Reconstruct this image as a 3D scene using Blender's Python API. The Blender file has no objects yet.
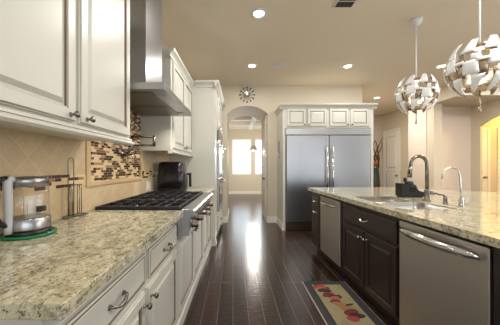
import bpy, bmesh, math, random
from mathutils import Vector, Matrix
random.seed(7)
S = bpy.context.scene
COL = S.collection
R = math.radians

# ------------------------------------------------------------------ camera, world, lights, exposure
cam_d = bpy.data.cameras.new('camera')
cam_d.sensor_width = 36; cam_d.lens = 245 * 36 / 500
cam_d.shift_x = 14 / 500; cam_d.shift_y = 4 / 500
cam_d.clip_start = 0.02
cam = bpy.data.objects.new('camera', cam_d); COL.objects.link(cam)
cam.location = (0, 0, 1.23); cam.rotation_euler = (R(90), 0, 0)
S.camera = cam

S.view_settings.view_transform = 'Standard'; S.view_settings.look = 'None'
S.view_settings.gamma = 1; S.view_settings.use_curve_mapping = False
S.view_settings.exposure = 0.39

W = bpy.data.worlds.new('world'); S.world = W; W.use_nodes = True
W.node_tree.nodes['Background'].inputs[0].default_value = (0.86, 0.93, 1.0, 1)
W.node_tree.nodes['Background'].inputs[1].default_value = 1.35

def area(name, loc, rot, sx, sy, power, color=(1, 1, 1)):
    d = bpy.data.lights.new(name, 'AREA'); d.shape = 'RECTANGLE'; d.size = sx; d.size_y = sy
    d.energy = power; d.color = color
    o = bpy.data.objects.new(name, d); COL.objects.link(o); o.location = loc; o.rotation_euler = rot
    return o
# daylight through the far room windows; rear and side areas are added fill, unseen
area('daylight_far_window', (0.75, 11.25, 1.7), (R(-90), 0, 0), 2.2, 1.7, 20, (0.82, 0.91, 1.0))
area('fill_light_rear', (1.2, -3.45, 1.5), (R(90), 0, 0), 3.6, 2.2, 16, (0.93, 0.97, 1.0))
area('fill_light_rear_right', (4.4, -3.45, 1.5), (R(90), 0, 0), 1.8, 2.2, 5, (0.93, 0.97, 1.0))
area('fill_light_side', (6.05, 1.3, 1.55), (R(90), 0, R(90)), 3.4, 1.9, 40, (0.93, 0.97, 1.0))
PENDANT_POWER = 1.5
DOWNLIGHT_POWER = 20
WARM = (1.0, 0.97, 0.91)

# ------------------------------------------------------------------ materials
def new_mat(name):
    m = bpy.data.materials.new(name); m.use_nodes = True
    nt = m.node_tree
    return m, nt, nt.nodes['Principled BSDF']
def srgb(r, g, b):
    f = lambda c: (c / 255 / 12.92) if c / 255 <= 0.04045 else ((c / 255 + 0.055) / 1.055) ** 2.4
    return (f(r), f(g), f(b), 1)
def node(nt, t, **kw):
    n = nt.nodes.new(t)
    for k, v in kw.items(): setattr(n, k, v)
    return n
def coords(nt, scale=(1, 1, 1), rot=(0, 0, 0), loc=(0, 0, 0)):
    tc = node(nt, 'ShaderNodeTexCoord'); mp = node(nt, 'ShaderNodeMapping')
    mp.inputs['Scale'].default_value = scale; mp.inputs['Rotation'].default_value = rot; mp.inputs['Location'].default_value = loc
    nt.links.new(tc.outputs['Object'], mp.inputs['Vector'])
    return mp.outputs['Vector']
def ramp(nt, fac, stops, interp='LINEAR'):
    r = node(nt, 'ShaderNodeValToRGB'); r.color_ramp.interpolation = interp
    el = r.color_ramp.elements
    while len(el) < len(stops): el.new(0.5)
    for e, (p, c) in zip(el, stops): e.position = p; e.color = c
    nt.links.new(fac, r.inputs['Fac'])
    return r.outputs['Color']
def mix(nt, fac, a, b, mode='MIX'):
    n = node(nt, 'ShaderNodeMix', data_type='RGBA', blend_type=mode)
    for s, v in ((0, fac), (6, a), (7, b)):
        if hasattr(v, 'is_output'): nt.links.new(v, n.inputs[s])
        else: n.inputs[s].default_value = v
    return n.outputs[2]
def bump(nt, bs, height, strength, dist=0.002):
    b = node(nt, 'ShaderNodeBump'); b.inputs['Strength'].default_value = strength; b.inputs['Distance'].default_value = dist
    nt.links.new(height, b.inputs['Height']); nt.links.new(b.outputs['Normal'], bs.inputs['Normal'])
def noise(nt, vec, scale, detail=4, rough=0.6, dist=0.0):
    n = node(nt, 'ShaderNodeTexNoise'); n.inputs['Scale'].default_value = scale
    n.inputs['Detail'].default_value = detail; n.inputs['Roughness'].default_value = rough; n.inputs['Distortion'].default_value = dist
    nt.links.new(vec, n.inputs['Vector'])
    return n.outputs['Fac']

def painted(name, c, rough=0.5, var=0.04, tex=0.0, spec=0.5):
    m, nt, bs = new_mat(name)
    v = coords(nt)
    f = noise(nt, v, 3.0)
    c2 = tuple(x * (1 - var) for x in c[:3]) + (1,)
    nt.links.new(mix(nt, f, c, c2), bs.inputs['Base Color'])
    bs.inputs['Roughness'].default_value = rough
    bs.inputs['Specular IOR Level'].default_value = spec
    if tex: bump(nt, bs, noise(nt, v, 90, 3), tex, 0.003)
    return m
def metal(name, c, rough=0.3, brushed=(1, 1, 1), bs_amt=0.1):
    m, nt, bs = new_mat(name)
    v = coords(nt, brushed)
    f = noise(nt, v, 6, 3)
    c2 = tuple(x * (1 - bs_amt) for x in c[:3]) + (1,)
    nt.links.new(mix(nt, f, c, c2), bs.inputs['Base Color'])
    bs.inputs['Metallic'].default_value = 1; bs.inputs['Roughness'].default_value = rough
    return m
def glass(name, c=(1, 1, 1, 1), rough=0.0, ior=1.45):
    m, nt, bs = new_mat(name)
    bs.inputs['Base Color'].default_value = c; bs.inputs['Transmission Weight'].default_value = 1
    bs.inputs['Roughness'].default_value = rough; bs.inputs['IOR'].default_value = ior
    return m
def emit(name, c, s):
    m, nt, bs = new_mat(name)
    bs.inputs['Base Color'].default_value = c
    bs.inputs['Emission Color'].default_value = c; bs.inputs['Emission Strength'].default_value = s
    return m

M = {}
M['wall'] = painted('wall_paint', srgb(215, 204, 184), 0.7, 0.03, 0.12)
M['wall_light'] = painted('wall_paint_pale', srgb(226, 214, 202), 0.7, 0.02, 0.12)
M['ceiling'] = painted('ceiling_paint', srgb(233, 220, 199), 0.8, 0.03, 0.2)
M['white'] = painted('white_trim_paint', srgb(240, 236, 226), 0.4, 0.02)
M['cream'] = painted('cream_cabinet_paint', srgb(205, 203, 193), 0.33, 0.03)
M['glaze'] = painted('brown_glaze', srgb(122, 100, 84), 0.5, 0.2)
M['glaze_soft'] = painted('tan_glaze', srgb(196, 182, 158), 0.4, 0.1)
M['espresso'] = painted('espresso_stain', srgb(48, 36, 34), 0.3, 0.25)
M['espresso_line'] = painted('espresso_edge', srgb(66, 50, 46), 0.3, 0.2)
M['steel'] = metal('stainless_steel', srgb(174, 175, 178), 0.28, (1, 1, 30))
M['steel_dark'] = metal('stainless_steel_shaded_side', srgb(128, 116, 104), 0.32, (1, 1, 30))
M['steel_app'] = metal('appliance_steel', srgb(208, 202, 194), 0.42, (1, 40, 1))
M['sink_steel'] = metal('sink_steel', srgb(214, 214, 214), 0.22, (1, 1, 1), 0.05)
M['chrome'] = metal('polished_chrome', srgb(215, 215, 215), 0.12)
M['pewter'] = metal('brushed_pewter', srgb(134, 127, 119), 0.26)
M['bronze'] = metal('bronze_knob_metal', srgb(122, 110, 102), 0.3)
M['iron'] = painted('cast_iron', srgb(38, 38, 42), 0.45, 0.3)
M['black'] = painted('black_plastic', srgb(26, 26, 28), 0.3, 0.2)
M['black_gloss'] = painted('black_gloss_plastic', srgb(32, 28, 32), 0.18, 0.1)
M['dark_glass'] = painted('dark_oven_glass', srgb(22, 22, 26), 0.06, 0.1)
M['grey_plastic'] = painted('grey_plastic', srgb(196, 196, 198), 0.35, 0.05)
M['plate_grey'] = painted('plate_grey', srgb(150, 152, 158), 0.4, 0.05)
M['ray'] = painted('clock_ray_bronze', srgb(104, 92, 80), 0.4, 0.2)
M['glass'] = glass('clear_glass')
M['green_glass'] = painted('green_rim', srgb(16, 120, 72), 0.15, 0.2)
M['grout'] = painted('tile_edge_trim', srgb(206, 178, 134), 0.5, 0.15)
M['lamp_white'] = painted('lamp_white', srgb(226, 228, 232), 0.4, 0.01)
M['lamp_silver'] = metal('lamp_silver_inside', srgb(190, 172, 150), 0.25)
M['lens'] = emit('downlight_lens', (1, 0.95, 0.86, 1), 9)
M['lens_warm'] = emit('downlight_lens_warm', (1, 0.82, 0.55, 1), 7)
M['lens_dim'] = emit('hood_lens', (0.35, 0.33, 0.31, 1), 0.1)
M['speaker'] = painted('speaker_grille', srgb(196, 184, 164), 0.6, 0.05)
M['vent'] = painted('vent_metal', srgb(214, 206, 206), 0.4, 0.03)
M['vent_slot'] = painted('vent_slot', srgb(62, 50, 48), 0.8, 0.2)
M['rug_border'] = painted('rug_border', srgb(54, 52, 57), 0.9, 0.15)
M['rug_edge'] = painted('rug_edge_stitch', srgb(168, 158, 146), 0.9, 0.1)
M['twig'] = painted('dried_twig', srgb(96, 58, 36), 0.8, 0.3)
M['vase'] = painted('green_ceramic', srgb(72, 76, 60), 0.3, 0.3)
M['sponge'] = painted('orange_fabric', srgb(190, 96, 40), 0.8, 0.2)

def m_floor():
    m, nt, bs = new_mat('dark_hardwood')
    v = coords(nt, (1, 1, 1), (0, 0, R(90 - 0.7)))
    b = node(nt, 'ShaderNodeTexBrick', offset=0.37, offset_frequency=3)
    b.inputs['Color1'].default_value = (0, 0, 0, 1); b.inputs['Color2'].default_value = (1, 1, 1, 1); b.inputs['Mortar'].default_value = (0.5, 0.5, 0.5, 1)
    b.inputs['Scale'].default_value = 1; b.inputs['Brick Width'].default_value = 1.3; b.inputs['Row Height'].default_value = 0.128
    b.inputs['Mortar Size'].default_value = 0.0028; b.inputs['Mortar Smooth'].default_value = 0.2
    nt.links.new(v, b.inputs['Vector'])
    plank = ramp(nt, b.outputs['Color'], [(0, srgb(34, 23, 22)), (0.5, srgb(46, 31, 28)), (1, srgb(58, 38, 33))])
    g = noise(nt, coords(nt, (14, 1.2, 1)), 5, 6, 0.65)
    grain = ramp(nt, g, [(0.3, (0.6, 0.6, 0.6, 1)), (0.7, (1.15, 1.1, 1.1, 1))])
    c = mix(nt, 1.0, plank, grain, 'MULTIPLY')
    c = mix(nt, b.outputs['Fac'], c, srgb(96, 80, 72))
    nt.links.new(c, bs.inputs['Base Color'])
    hand = noise(nt, coords(nt, (3, 9, 1)), 4, 3)
    rr = ramp(nt, g, [(0, (0.13, 0.13, 0.13, 1)), (1, (0.26, 0.26, 0.26, 1))])
    nt.links.new(rr, bs.inputs['Roughness'])
    bump(nt, bs, hand, 0.35, 0.008)
    return m
M['floor'] = m_floor()

def m_granite():
    m, nt, bs = new_mat('granite')
    v = coords(nt, (1.0, 0.8, 1.0), (0, 0, R(26)))
    big = noise(nt, v, 5.5, 10, 0.74, 1.2)
    c = ramp(nt, big, [(0.30, srgb(92, 90, 80)), (0.40, srgb(156, 152, 132)), (0.50, srgb(202, 196, 170)), (0.60, srgb(178, 166, 134)), (0.70, srgb(210, 206, 190)), (0.82, srgb(230, 228, 218))])
    fine = noise(nt, v, 38, 6, 0.75)
    c = mix(nt, ramp(nt, fine, [(0.50, (0, 0, 0, 1)), (0.66, (0.9, 0.9, 0.9, 1))]), c, srgb(112, 96, 66))
    pale = noise(nt, coords(nt, (1, 0.8, 1), (0, 0, R(26)), (5, 3, 1)), 30, 5, 0.7)
    c = mix(nt, ramp(nt, pale, [(0.56, (0, 0, 0, 1)), (0.66, (0.8, 0.8, 0.8, 1))]), c, srgb(222, 216, 198))
    spk = noise(nt, coords(nt, (1, 0.9, 1)), 75, 4, 0.75)
    c = mix(nt, ramp(nt, spk, [(0.56, (0, 0, 0, 1)), (0.62, (0.9, 0.9, 0.9, 1))]), c, srgb(56, 46, 36))
    vein = noise(nt, coords(nt, (2.6, 0.6, 2.6), (0, 0, R(24))), 2.4, 8, 0.66, 1.0)
    c = mix(nt, ramp(nt, vein, [(0.475, (0, 0, 0, 1)), (0.5, (0.6, 0.6, 0.6, 1)), (0.52, (0, 0, 0, 1))]), c, srgb(92, 88, 80))
    nt.links.new(c, bs.inputs['Base Color']); bs.inputs['Roughness'].default_value = 0.08
    return m
M['granite'] = m_granite()

def m_tile():       # 45-degree travertine tile, wall lies in the local YZ plane
    m, nt, bs = new_mat('diagonal_travertine')
    tc = node(nt, 'ShaderNodeTexCoord'); sp = node(nt, 'ShaderNodeSeparateXYZ'); cb = node(nt, 'ShaderNodeCombineXYZ')
    nt.links.new(tc.outputs['Object'], sp.inputs[0]); nt.links.new(sp.outputs['Y'], cb.inputs['X']); nt.links.new(sp.outputs['Z'], cb.inputs['Y'])
    mp = node(nt, 'ShaderNodeMapping'); mp.inputs['Rotation'].default_value = (0, 0, R(45)); mp.inputs['Location'].default_value = (0.03, 0.02, 0)
    nt.links.new(cb.outputs[0], mp.inputs['Vector'])
    b = node(nt, 'ShaderNodeTexBrick', offset=0.0)
    b.inputs['Color1'].default_value = (0, 0, 0, 1); b.inputs['Color2'].default_value = (1, 1, 1, 1)
    b.inputs['Scale'].default_value = 1; b.inputs['Brick Width'].default_value = 0.1; b.inputs['Row Height'].default_value = 0.1
    b.inputs['Mortar Size'].default_value = 0.002
    nt.links.new(mp.outputs[0], b.inputs['Vector'])
    c = ramp(nt, b.outputs['Color'], [(0, srgb(206, 184, 150)), (1, srgb(222, 204, 172))])
    f = noise(nt, cb.outputs[0], 22, 5, 0.6, 0.5)
    c = mix(nt, f, c, srgb(194, 166, 128))
    c = mix(nt, b.outputs['Fac'], c, srgb(214, 196, 164))
    nt.links.new(c, bs.inputs['Base Color']); bs.inputs['Roughness'].default_value = 0.35
    return m
M['tile'] = m_tile()
def m_mosaic(name, stops, bw=0.062, rh=0.0195):
    m, nt, bs = new_mat(name)
    tc = node(nt, 'ShaderNodeTexCoord'); sp = node(nt, 'ShaderNodeSeparateXYZ'); cb = node(nt, 'ShaderNodeCombineXYZ')
    nt.links.new(tc.outputs['Object'], sp.inputs[0]); nt.links.new(sp.outputs['Y'], cb.inputs['X']); nt.links.new(sp.outputs['Z'], cb.inputs['Y'])
    b = node(nt, 'ShaderNodeTexBrick', offset=0.43, offset_frequency=2, squash=0.7, squash_frequency=3)
    b.inputs['Color1'].default_value = (0, 0, 0, 1); b.inputs['Color2'].default_value = (1, 1, 1, 1)
    b.inputs['Scale'].default_value = 1; b.inputs['Brick Width'].default_value = bw; b.inputs['Row Height'].default_value = rh
    b.inputs['Mortar Size'].default_value = 0.0009
    nt.links.new(cb.outputs[0], b.inputs['Vector'])
    c = ramp(nt, b.outputs['Color'], stops, 'CONSTANT')
    c = mix(nt, b.outputs['Fac'], c, srgb(196, 176, 146))
    nt.links.new(c, bs.inputs['Base Color']); bs.inputs['Roughness'].default_value = 0.15
    return m
M['mosaic'] = m_mosaic('glass_stone_mosaic', [(0, srgb(66, 42, 30)), (0.28, srgb(214, 190, 152)), (0.46, srgb(120, 84, 56)), (0.6, srgb(214, 188, 148)), (0.75, srgb(160, 128, 92)), (0.88, srgb(52, 36, 30))])
M['mosaic_strip'] = m_mosaic('mosaic_strip', [(0, srgb(74, 50, 38)), (0.3, srgb(218, 188, 146)), (0.55, srgb(150, 122, 84)), (0.66, srgb(222, 196, 154)), (0.9, srgb(84, 60, 44))], 0.075, 0.02)

def m_rug():
    m, nt, bs = new_mat('printed_rug')
    v = coords(nt)
    f = noise(nt, v, 4, 5, 0.6)
    nt.links.new(ramp(nt, f, [(0.3, srgb(142, 120, 90)), (0.5, srgb(150, 140, 108)), (0.7, srgb(122, 114, 84))]), bs.inputs['Base Color'])
    bs.inputs['Roughness'].default_value = 0.85
    return m
M['rug'] = m_rug()
for nm, c in (('apple_red', (160, 64, 54)), ('plum', (66, 32, 38)), ('pear', (160, 116, 66)), ('peach', (172, 92, 74)), ('leaf', (50, 48, 34)), ('maroon', (112, 46, 48))):
    M['print_' + nm] = painted('print_' + nm, srgb(*c), 0.85, 0.2)

# ------------------------------------------------------------------ frames and mesh builder
class Frame:
    def __init__(s, deg, dy=0.0): s.a = R(deg); s.m = Matrix.Rotation(s.a, 3, 'Z'); s.o = Vector((0, dy, 0))
    def w(s, p): return s.m @ (Vector(p) + s.o)
L = Frame(-1.17, -0.01)      # left run and left wall
I = Frame(1.40, -0.035)       # island
B = Frame(0.0)        # back wall, fridge, rooms beyond

class MB:
    def __init__(s): s.v = []; s.f = []; s.mi = []; s.sm = []
    def add(s, vs, fs, mat=0, smooth=False):
        o = len(s.v); s.v += [Vector(p) for p in vs]
        for f in fs: s.f.append([i + o for i in f]); s.mi.append(mat); s.sm.append(smooth)
        return s
    def box(s, x0, x1, y0, y1, z0, z1, mat=0):
        x0, x1 = sorted((x0, x1)); y0, y1 = sorted((y0, y1)); z0, z1 = sorted((z0, z1))
        vs = [(x, y, z) for z in (z0, z1) for y in (y0, y1) for x in (x0, x1)]
        return s.add(vs, [(0, 2, 3, 1), (4, 5, 7, 6), (0, 1, 5, 4), (2, 6, 7, 3), (0, 4, 6, 2), (1, 3, 7, 5)], mat)
    def panel(s, o, u, v, n, w, h, rings):
        """closed slab; rings = [(inset, height along n, mat)], first ring is the back."""
        o, u, v, n = Vector(o), Vector(u), Vector(v), Vector(n)
        vs, fs, ms = [], [], []
        for (ins, d, m) in rings:
            for a, b in ((ins, ins), (w - ins, ins), (w - ins, h - ins), (ins, h - ins)): vs.append(o + u * a + v * b + n * d)
        s.add(vs, [], 0); off = len(s.v) - len(vs)
        s.f.append([off + i for i in (3, 2, 1, 0)]); s.mi.append(0); s.sm.append(False)
        for k in range(1, len(rings)):
            for i in range(4):
                j = (i + 1) % 4
                s.f.append([off + (k - 1) * 4 + i, off + (k - 1) * 4 + j, off + k * 4 + j, off + k * 4 + i]); s.mi.append(rings[k][2]); s.sm.append(False)
        k = len(rings) - 1
        s.f.append([off + k * 4 + i for i in range(4)]); s.mi.append(rings[k][2]); s.sm.append(False)
        return s
    def prism(s, pts, axis, a0, a1, mat=0, smooth=False):
        """extrude a 2-D outline along axis ('x': pts=(y,z), 'y': pts=(x,z), 'z': pts=(x,y))"""
        def P(p, a): return {'x': (a, p[0], p[1]), 'y': (p[0], a, p[1]), 'z': (p[0], p[1], a)}[axis]
        n = len(pts); vs = [P(p, a0) for p in pts] + [P(p, a1) for p in pts]
        s.add(vs, [list(range(n))[::-1], list(range(n, 2 * n))], mat)
        off = len(s.v) - 2 * n
        for i in range(n):
            j = (i + 1) % n
            s.f.append([off + i, off + j, off + n + j, off + n + i]); s.mi.append(mat); s.sm.append(smooth)
        return s
    def lathe(s, prof, c, axis=(0, 0, 1), seg=24, mat=0, smooth=True):
        """prof = [(r, h)] along axis from c"""
        ax = Vector(axis).normalized(); t = Vector((1, 0, 0)) if abs(ax.x) < 0.9 else Vector((0, 1, 0))
        e1 = ax.cross(t).normalized(); e2 = ax.cross(e1); c = Vector(c)
        vs, fs = [], []; n = len(prof)
        for r, h in prof:
            r = max(r, 1e-5)
            for i in range(seg):
                a = 2 * math.pi * i / seg; vs.append(c + ax * h + e1 * (r * math.cos(a)) + e2 * (r * math.sin(a)))
        for k in range(n - 1):
            for i in range(seg):
                j = (i + 1) % seg; fs.append((k * seg + i, k * seg + j, (k + 1) * seg + j, (k + 1) * seg + i))
        s.add(vs, fs, mat, smooth); off = len(s.v) - len(vs)
        s.f.append([off + i for i in range(seg)][::-1]); s.mi.append(mat); s.sm.append(False)
        s.f.append([off + (n - 1) * seg + i for i in range(seg)]); s.mi.append(mat); s.sm.append(False)
        return s
    def tube(s, path, r, seg=10, mat=0, closed=False):
        P = [Vector(p) for p in path]; n = len(P)
        rr = r if isinstance(r, (list, tuple)) else [r] * n
        vs, fs = [], []; prev = None
        for i in range(n):
            if closed: d = (P[(i + 1) % n] - P[i - 1]).normalized()
            else: d = (P[min(i + 1, n - 1)] - P[max(i - 1, 0)]).normalized()
            if prev is None:
                t = Vector((0, 0, 1)) if abs(d.z) < 0.9 else Vector((0, 1, 0)); e = d.cross(t).normalized()
            else:
                e = (prev - d * prev.dot(d)).normalized()
            prev = e; e2 = d.cross(e)
            for k in range(seg):
                a = 2 * math.pi * k / seg; vs.append(P[i] + (e * math.cos(a) + e2 * math.sin(a)) * rr[i])
        for i in range(n if closed else n - 1):
            i2 = (i + 1) % n
            for k in range(seg):
                j = (k + 1) % seg; fs.append((i * seg + k, i * seg + j, i2 * seg + j, i2 * seg + k))
        s.add(vs, fs, mat, True); off = len(s.v) - len(vs)
        if not closed:
            s.f.append([off + k for k in range(seg)][::-1]); s.mi.append(mat); s.sm.append(False)
            s.f.append([off + (n - 1) * seg + k for k in range(seg)]); s.mi.append(mat); s.sm.append(False)
        return s
    def ball(s, c, rx, ry=None, rz=None, seg=16, rings=10, mat=0):
        ry = ry or rx; rz = rz or rx
        c = Vector(c); vs, fs = [], []
        for k in range(rings + 1):
            t = math.pi * k / rings
            for i in range(seg):
                a = 2 * math.pi * i / seg; q = max(math.sin(t), 1e-4)
                vs.append(c + Vector((rx * q * math.cos(a), ry * q * math.sin(a), rz * math.cos(t))))
        for k in range(rings):
            for i in range(seg):
                j = (i + 1) % seg; fs.append((k * seg + i, (k + 1) * seg + i, (k + 1) * seg + j, k * seg + j))
        return s.add(vs, fs, mat, True)
    def build(s, name, mats, parent=None, fr=B, loc=(0, 0, 0), bevel=0.0):
        """vertices are in frame coordinates; the object's origin is loc (or the parent's)"""
        par = parent
        base = Vector(loc)
        if par is not None: base = Vector(par['_loc'])
        me = bpy.data.meshes.new(name)
        me.from_pydata([tuple(p - base) for p in s.v], [], s.f)
        mats = mats if isinstance(mats, (list, tuple)) else [mats]
        for m in mats: me.materials.append(M[m] if isinstance(m, str) else m)
        for p, mi, sm in zip(me.polygons, s.mi, s.sm): p.material_index = mi; p.use_smooth = sm
        bm = bmesh.new(); bm.from_mesh(me)
        bmesh.ops.recalc_face_normals(bm, faces=bm.faces); bm.to_mesh(me); bm.free()
        o = bpy.data.objects.new(name, me); COL.objects.link(o)
        if par is not None: o.parent = par; o['_loc'] = par['_loc']
        else:
            o.location = fr.w(loc); o.rotation_euler = (0, 0, fr.a); o['_loc'] = tuple(base)
        if bevel:
            bv = o.modifiers.new('bevel', 'BEVEL'); bv.width = bevel; bv.segments = 2; bv.limit_method = 'ANGLE'; bv.angle_limit = R(40)
        return o
def tag(o, label, cat, group=None):
    o['label'] = label; o['category'] = cat
    if group: o['group'] = group
    return o
def thing(name, label, cat, loc, fr=B, group=None):
    o = bpy.data.objects.new(name, None); COL.objects.link(o); o.empty_display_size = 0.05
    o.location = fr.w(loc); o.rotation_euler = (0, 0, fr.a); o['_loc'] = tuple(loc)
    return tag(o, label, cat, group)
def struct(o): o['kind'] = 'structure'; return o
def dup(root, loc, label, rotz=None):
    c = root.copy(); COL.objects.link(c); c.location = loc; c['label'] = label
    if rotz is not None: c.rotation_euler = (0, 0, rotz)
    for ch in list(root.children):
        d = ch.copy(); COL.objects.link(d); d.parent = c
        for g in list(ch.children):
            e = g.copy(); COL.objects.link(e); e.parent = d
    return c
def arc(cx, cz, r, a0, a1, n, f):
    return [f(cx + r * math.cos(R(a0 + (a1 - a0) * i / n)), cz + r * math.sin(R(a0 + (a1 - a0) * i / n))) for i in range(n + 1)]

# ------------------------------------------------------------------ the room
CZ = 3.0; BY = 5.36; WX = -1.095
struct(MB().box(-3, 9, -3.6, 11.6, -0.1, 0).build('floor', 'floor'))
struct(MB().box(-3, 9, -3.6, 11.6, CZ, CZ + 0.1).build('ceiling', 'ceiling'))
struct(MB().box(WX - 0.12, WX, -3.6, 5.5, 0, CZ).build('wall_left', 'wall', fr=L))

def arch_pts(a0, a1, spring, rise, n=18):
    h = (a1 - a0) / 2; rad = (h * h + rise * rise) / (2 * rise); c = (a0 + a1) / 2
    half = math.asin(h / rad)
    return [(c + rad * math.sin(-half + 2 * half * i / n), spring + rise - rad + rad * math.cos(-half + 2 * half * i / n)) for i in range(n + 1)]
def arch_wall(name, mat, axis, u0, u1, z1, a0, a1, spring, rise, d0, d1):
    m = MB()
    # one outline that runs round the opening, extruded through the wall's thickness
    pts = [(u0, 0), (a0, 0)] + arch_pts(a0, a1, spring, rise) + [(a1, 0), (u1, 0), (u1, z1), (u0, z1)]
    ap = arch_pts(a0, a1, spring, rise)
    def P(p, d): return (p[0], d, p[1]) if axis == 'y' else (d, p[0], p[1])
    for d, flip in ((d0, False), (d1, True)):
        m.add([P(p, d) for p in [(u0, 0), (a0, 0), (a0, spring), (a0, z1), (u0, z1)]], [(0, 1, 2, 3, 4)])
        m.add([P(p, d) for p in [(a1, 0), (u1, 0), (u1, z1), (a1, z1), (a1, spring)]], [(0, 1, 2, 3, 4)])
        for p, q in zip(ap[:-1], ap[1:]):
            m.add([P(p, d), P(q, d), P((q[0], z1), d), P((p[0], z1), d)], [(0, 1, 2, 3)])
    n = len(pts)
    for i in range(n):
        p, q = pts[i], pts[(i + 1) % n]
        m.add([P(p, d0), P(q, d0), P(q, d1), P(p, d1)], [(0, 1, 2, 3)], 0)
    o = m.build(name, mat)
    bm = bmesh.new(); bm.from_mesh(o.data); bmesh.ops.remove_doubles(bm, verts=bm.verts, dist=1e-4)
    bmesh.ops.recalc_face_normals(bm, faces=bm.faces); bm.to_mesh(o.data); bm.free()
    return struct(o)
arch_wall('wall_back', 'wall', 'y', -1.3, 2.76, CZ, -0.193, 0.689, 2.387, 0.175, BY, BY + 1.1)
# far room seen through the arch
def wall_with_openings(name, mat, axis, u0, u1, z0, z1, d0, d1, holes):
    m = MB()
    def bx(a, b, c, d):
        if b - a > 1e-4 and d - c > 1e-4:
            if axis == 'y': m.box(a, b, d0, d1, c, d)
            else: m.box(d0, d1, a, b, c, d)
    x = u0
    for (a, b, c, d) in sorted(holes):
        bx(x, a, z0, z1); bx(a, b, z0, c); bx(a, b, d, z1); x = b
    bx(x, u1, z0, z1)
    return struct(m.build(name, mat))
FY = 10.96
wins = [(-0.18, 0.68, 0.87, 2.46), (0.84, 1.70, 0.87, 2.46)]
wall_with_openings('wall_far', 'wall', 'y', -2.0, 2.9, 0, CZ, FY, FY + 0.14, wins)
struct(MB().box(-2.1, -2.0, BY + 1.1, FY + 0.14, 0, CZ).build('wall_far_left', 'wall'))
struct(MB().box(2.66, 2.76, BY + 1.1, FY + 0.14, 0, CZ).build('wall_far_right', 'wall'))
def window(name, u0, u1, z0, z1, y, sgn, nx=1, nz=2):
    m = MB(); t = 0.045; y0, y1 = y + 0.02, y + 0.1
    m.box(u0, u1, y0, y1, z0, z0 + t).box(u0, u1, y0, y1, z1 - t, z1).box(u0, u0 + t, y0, y1, z0 + t, z1 - t).box(u1 - t, u1, y0, y1, z0 + t, z1 - t)
    for k in range(1, nz):
        zz = z0 + (z1 - z0) * k / nz; m.box(u0 + t, u1 - t, y0 + 0.01, y1 - 0.01, zz - 0.02, zz + 0.02)
    for k in range(1, nx):
        xx = u0 + (u1 - u0) * k / nx; m.box(xx - 0.02, xx + 0.02, y0 + 0.01, y1 - 0.01, z0 + t, z1 - t)
    o = struct(m.build(name, 'white'))
    MB().box(u0 + t, u1 - t, y + 0.055, y + 0.061, z0 + t, z1 - t).build('window_pane', 'window_glass', o)
    return o
mg, ntg, bsg = new_mat('window_glass')
tr = node(ntg, 'ShaderNodeBsdfTransparent'); gl = node(ntg, 'ShaderNodeBsdfGlossy'); gl.inputs['Roughness'].default_value = 0.02
lw = node(ntg, 'ShaderNodeLayerWeight'); pw = node(ntg, 'ShaderNodeMath', operation='POWER'); pw.inputs[1].default_value = 4.0
ntg.links.new(lw.outputs['Facing'], pw.inputs[0]); fre = node(ntg, 'ShaderNodeMath', operation='MULTIPLY_ADD'); fre.inputs[1].default_value = 0.5; fre.inputs[2].default_value = 0.03
ntg.links.new(pw.outputs[0], fre.inputs[0])
mx = node(ntg, 'ShaderNodeMixShader'); ntg.links.new(fre.outputs[0], mx.inputs[0]); ntg.links.new(tr.outputs[0], mx.inputs[1]); ntg.links.new(gl.outputs[0], mx.inputs[2])
ntg.links.new(mx.outputs[0], ntg.nodes['Material Output'].inputs['Surface']); M['window_glass'] = mg
window('window_1', *wins[0], FY, 1); window('window_2', *wins[1], FY, 1)
struct(MB().box(-2.0, 2.66, FY - 0.015, FY, 0.0, 0.13).build('baseboard_far', 'white'))
m = MB()
for y in (7.4, 8.6, 9.8): m.box(-2.0, 2.66, y, y + 0.16, CZ - 0.14, CZ)
for x in (-0.9, 0.55, 1.7): m.box(x, x + 0.16, BY + 1.1, FY, CZ - 0.139, CZ)
struct(m.build('trim_1', 'white'))
struct(MB().box(-2.0, 2.66, FY - 0.09, FY, CZ - 0.12, CZ).build('trim_2', 'white'))

# right-hand room
struct(MB().box(2.76, 5.17, 8.46, 8.58, 0, CZ).build('wall_hall_end', 'wall'))
struct(MB().box(5.07, 5.17, 6.54, 8.46, 0, CZ).build('wall_hall_right', 'wall'))
struct(MB().box(4.62, 4.81, 5.72, 6.54, 0, 2.7).build('wall_partition', 'wall'))
struct(MB().box(4.81, 5.17, 6.40, 6.54, 0, 2.7).build('wall_partition_back', 'wall'))
struct(MB().box(4.60, 4.62, 5.93, 6.54, 0, 2.7).build('trim_lit_side', 'wall_light'))  # pale sheet; brighter light on the partition is put into its colour
struct(MB().box(4.81, 5.78, 6.03, 6.15, 0, 2.7).build('wall_alcove', 'wall_light'))
struct(MB().box(4.60, 5.78, 5.03, 6.54, 2.7, CZ).build('trim_4', 'wall'))
struct(MB().box(4.58, 5.78, 5.0, 5.03, 2.69, 2.83).build('trim_5', 'white'))
wall_with_openings('wall_right', 'wall', 'x', -3.6, 3.6, 0, CZ, 5.78, 5.92, [(-0.4, 3.0, 0.6, 2.5)])  # opening added for the side fill light, out of view
arch_wall('wall_right_arch', 'wall', 'x', 3.6, 6.15, CZ, 4.4, 5.8, 2.19, 0.2, 5.78, 5.83)
struct(MB().box(5.92, 8.2, 6.1, 6.2, 0, CZ).build('wall_side_hall', 'wall'))
struct(MB().box(8.2, 8.3, 2.8, 6.2, 0, CZ).build('wall_side_hall_end', 'wall'))
struct(MB().box(5.92, 8.2, 2.8, 2.9, 0, CZ).build('wall_side_hall_near', 'wall'))
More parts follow.
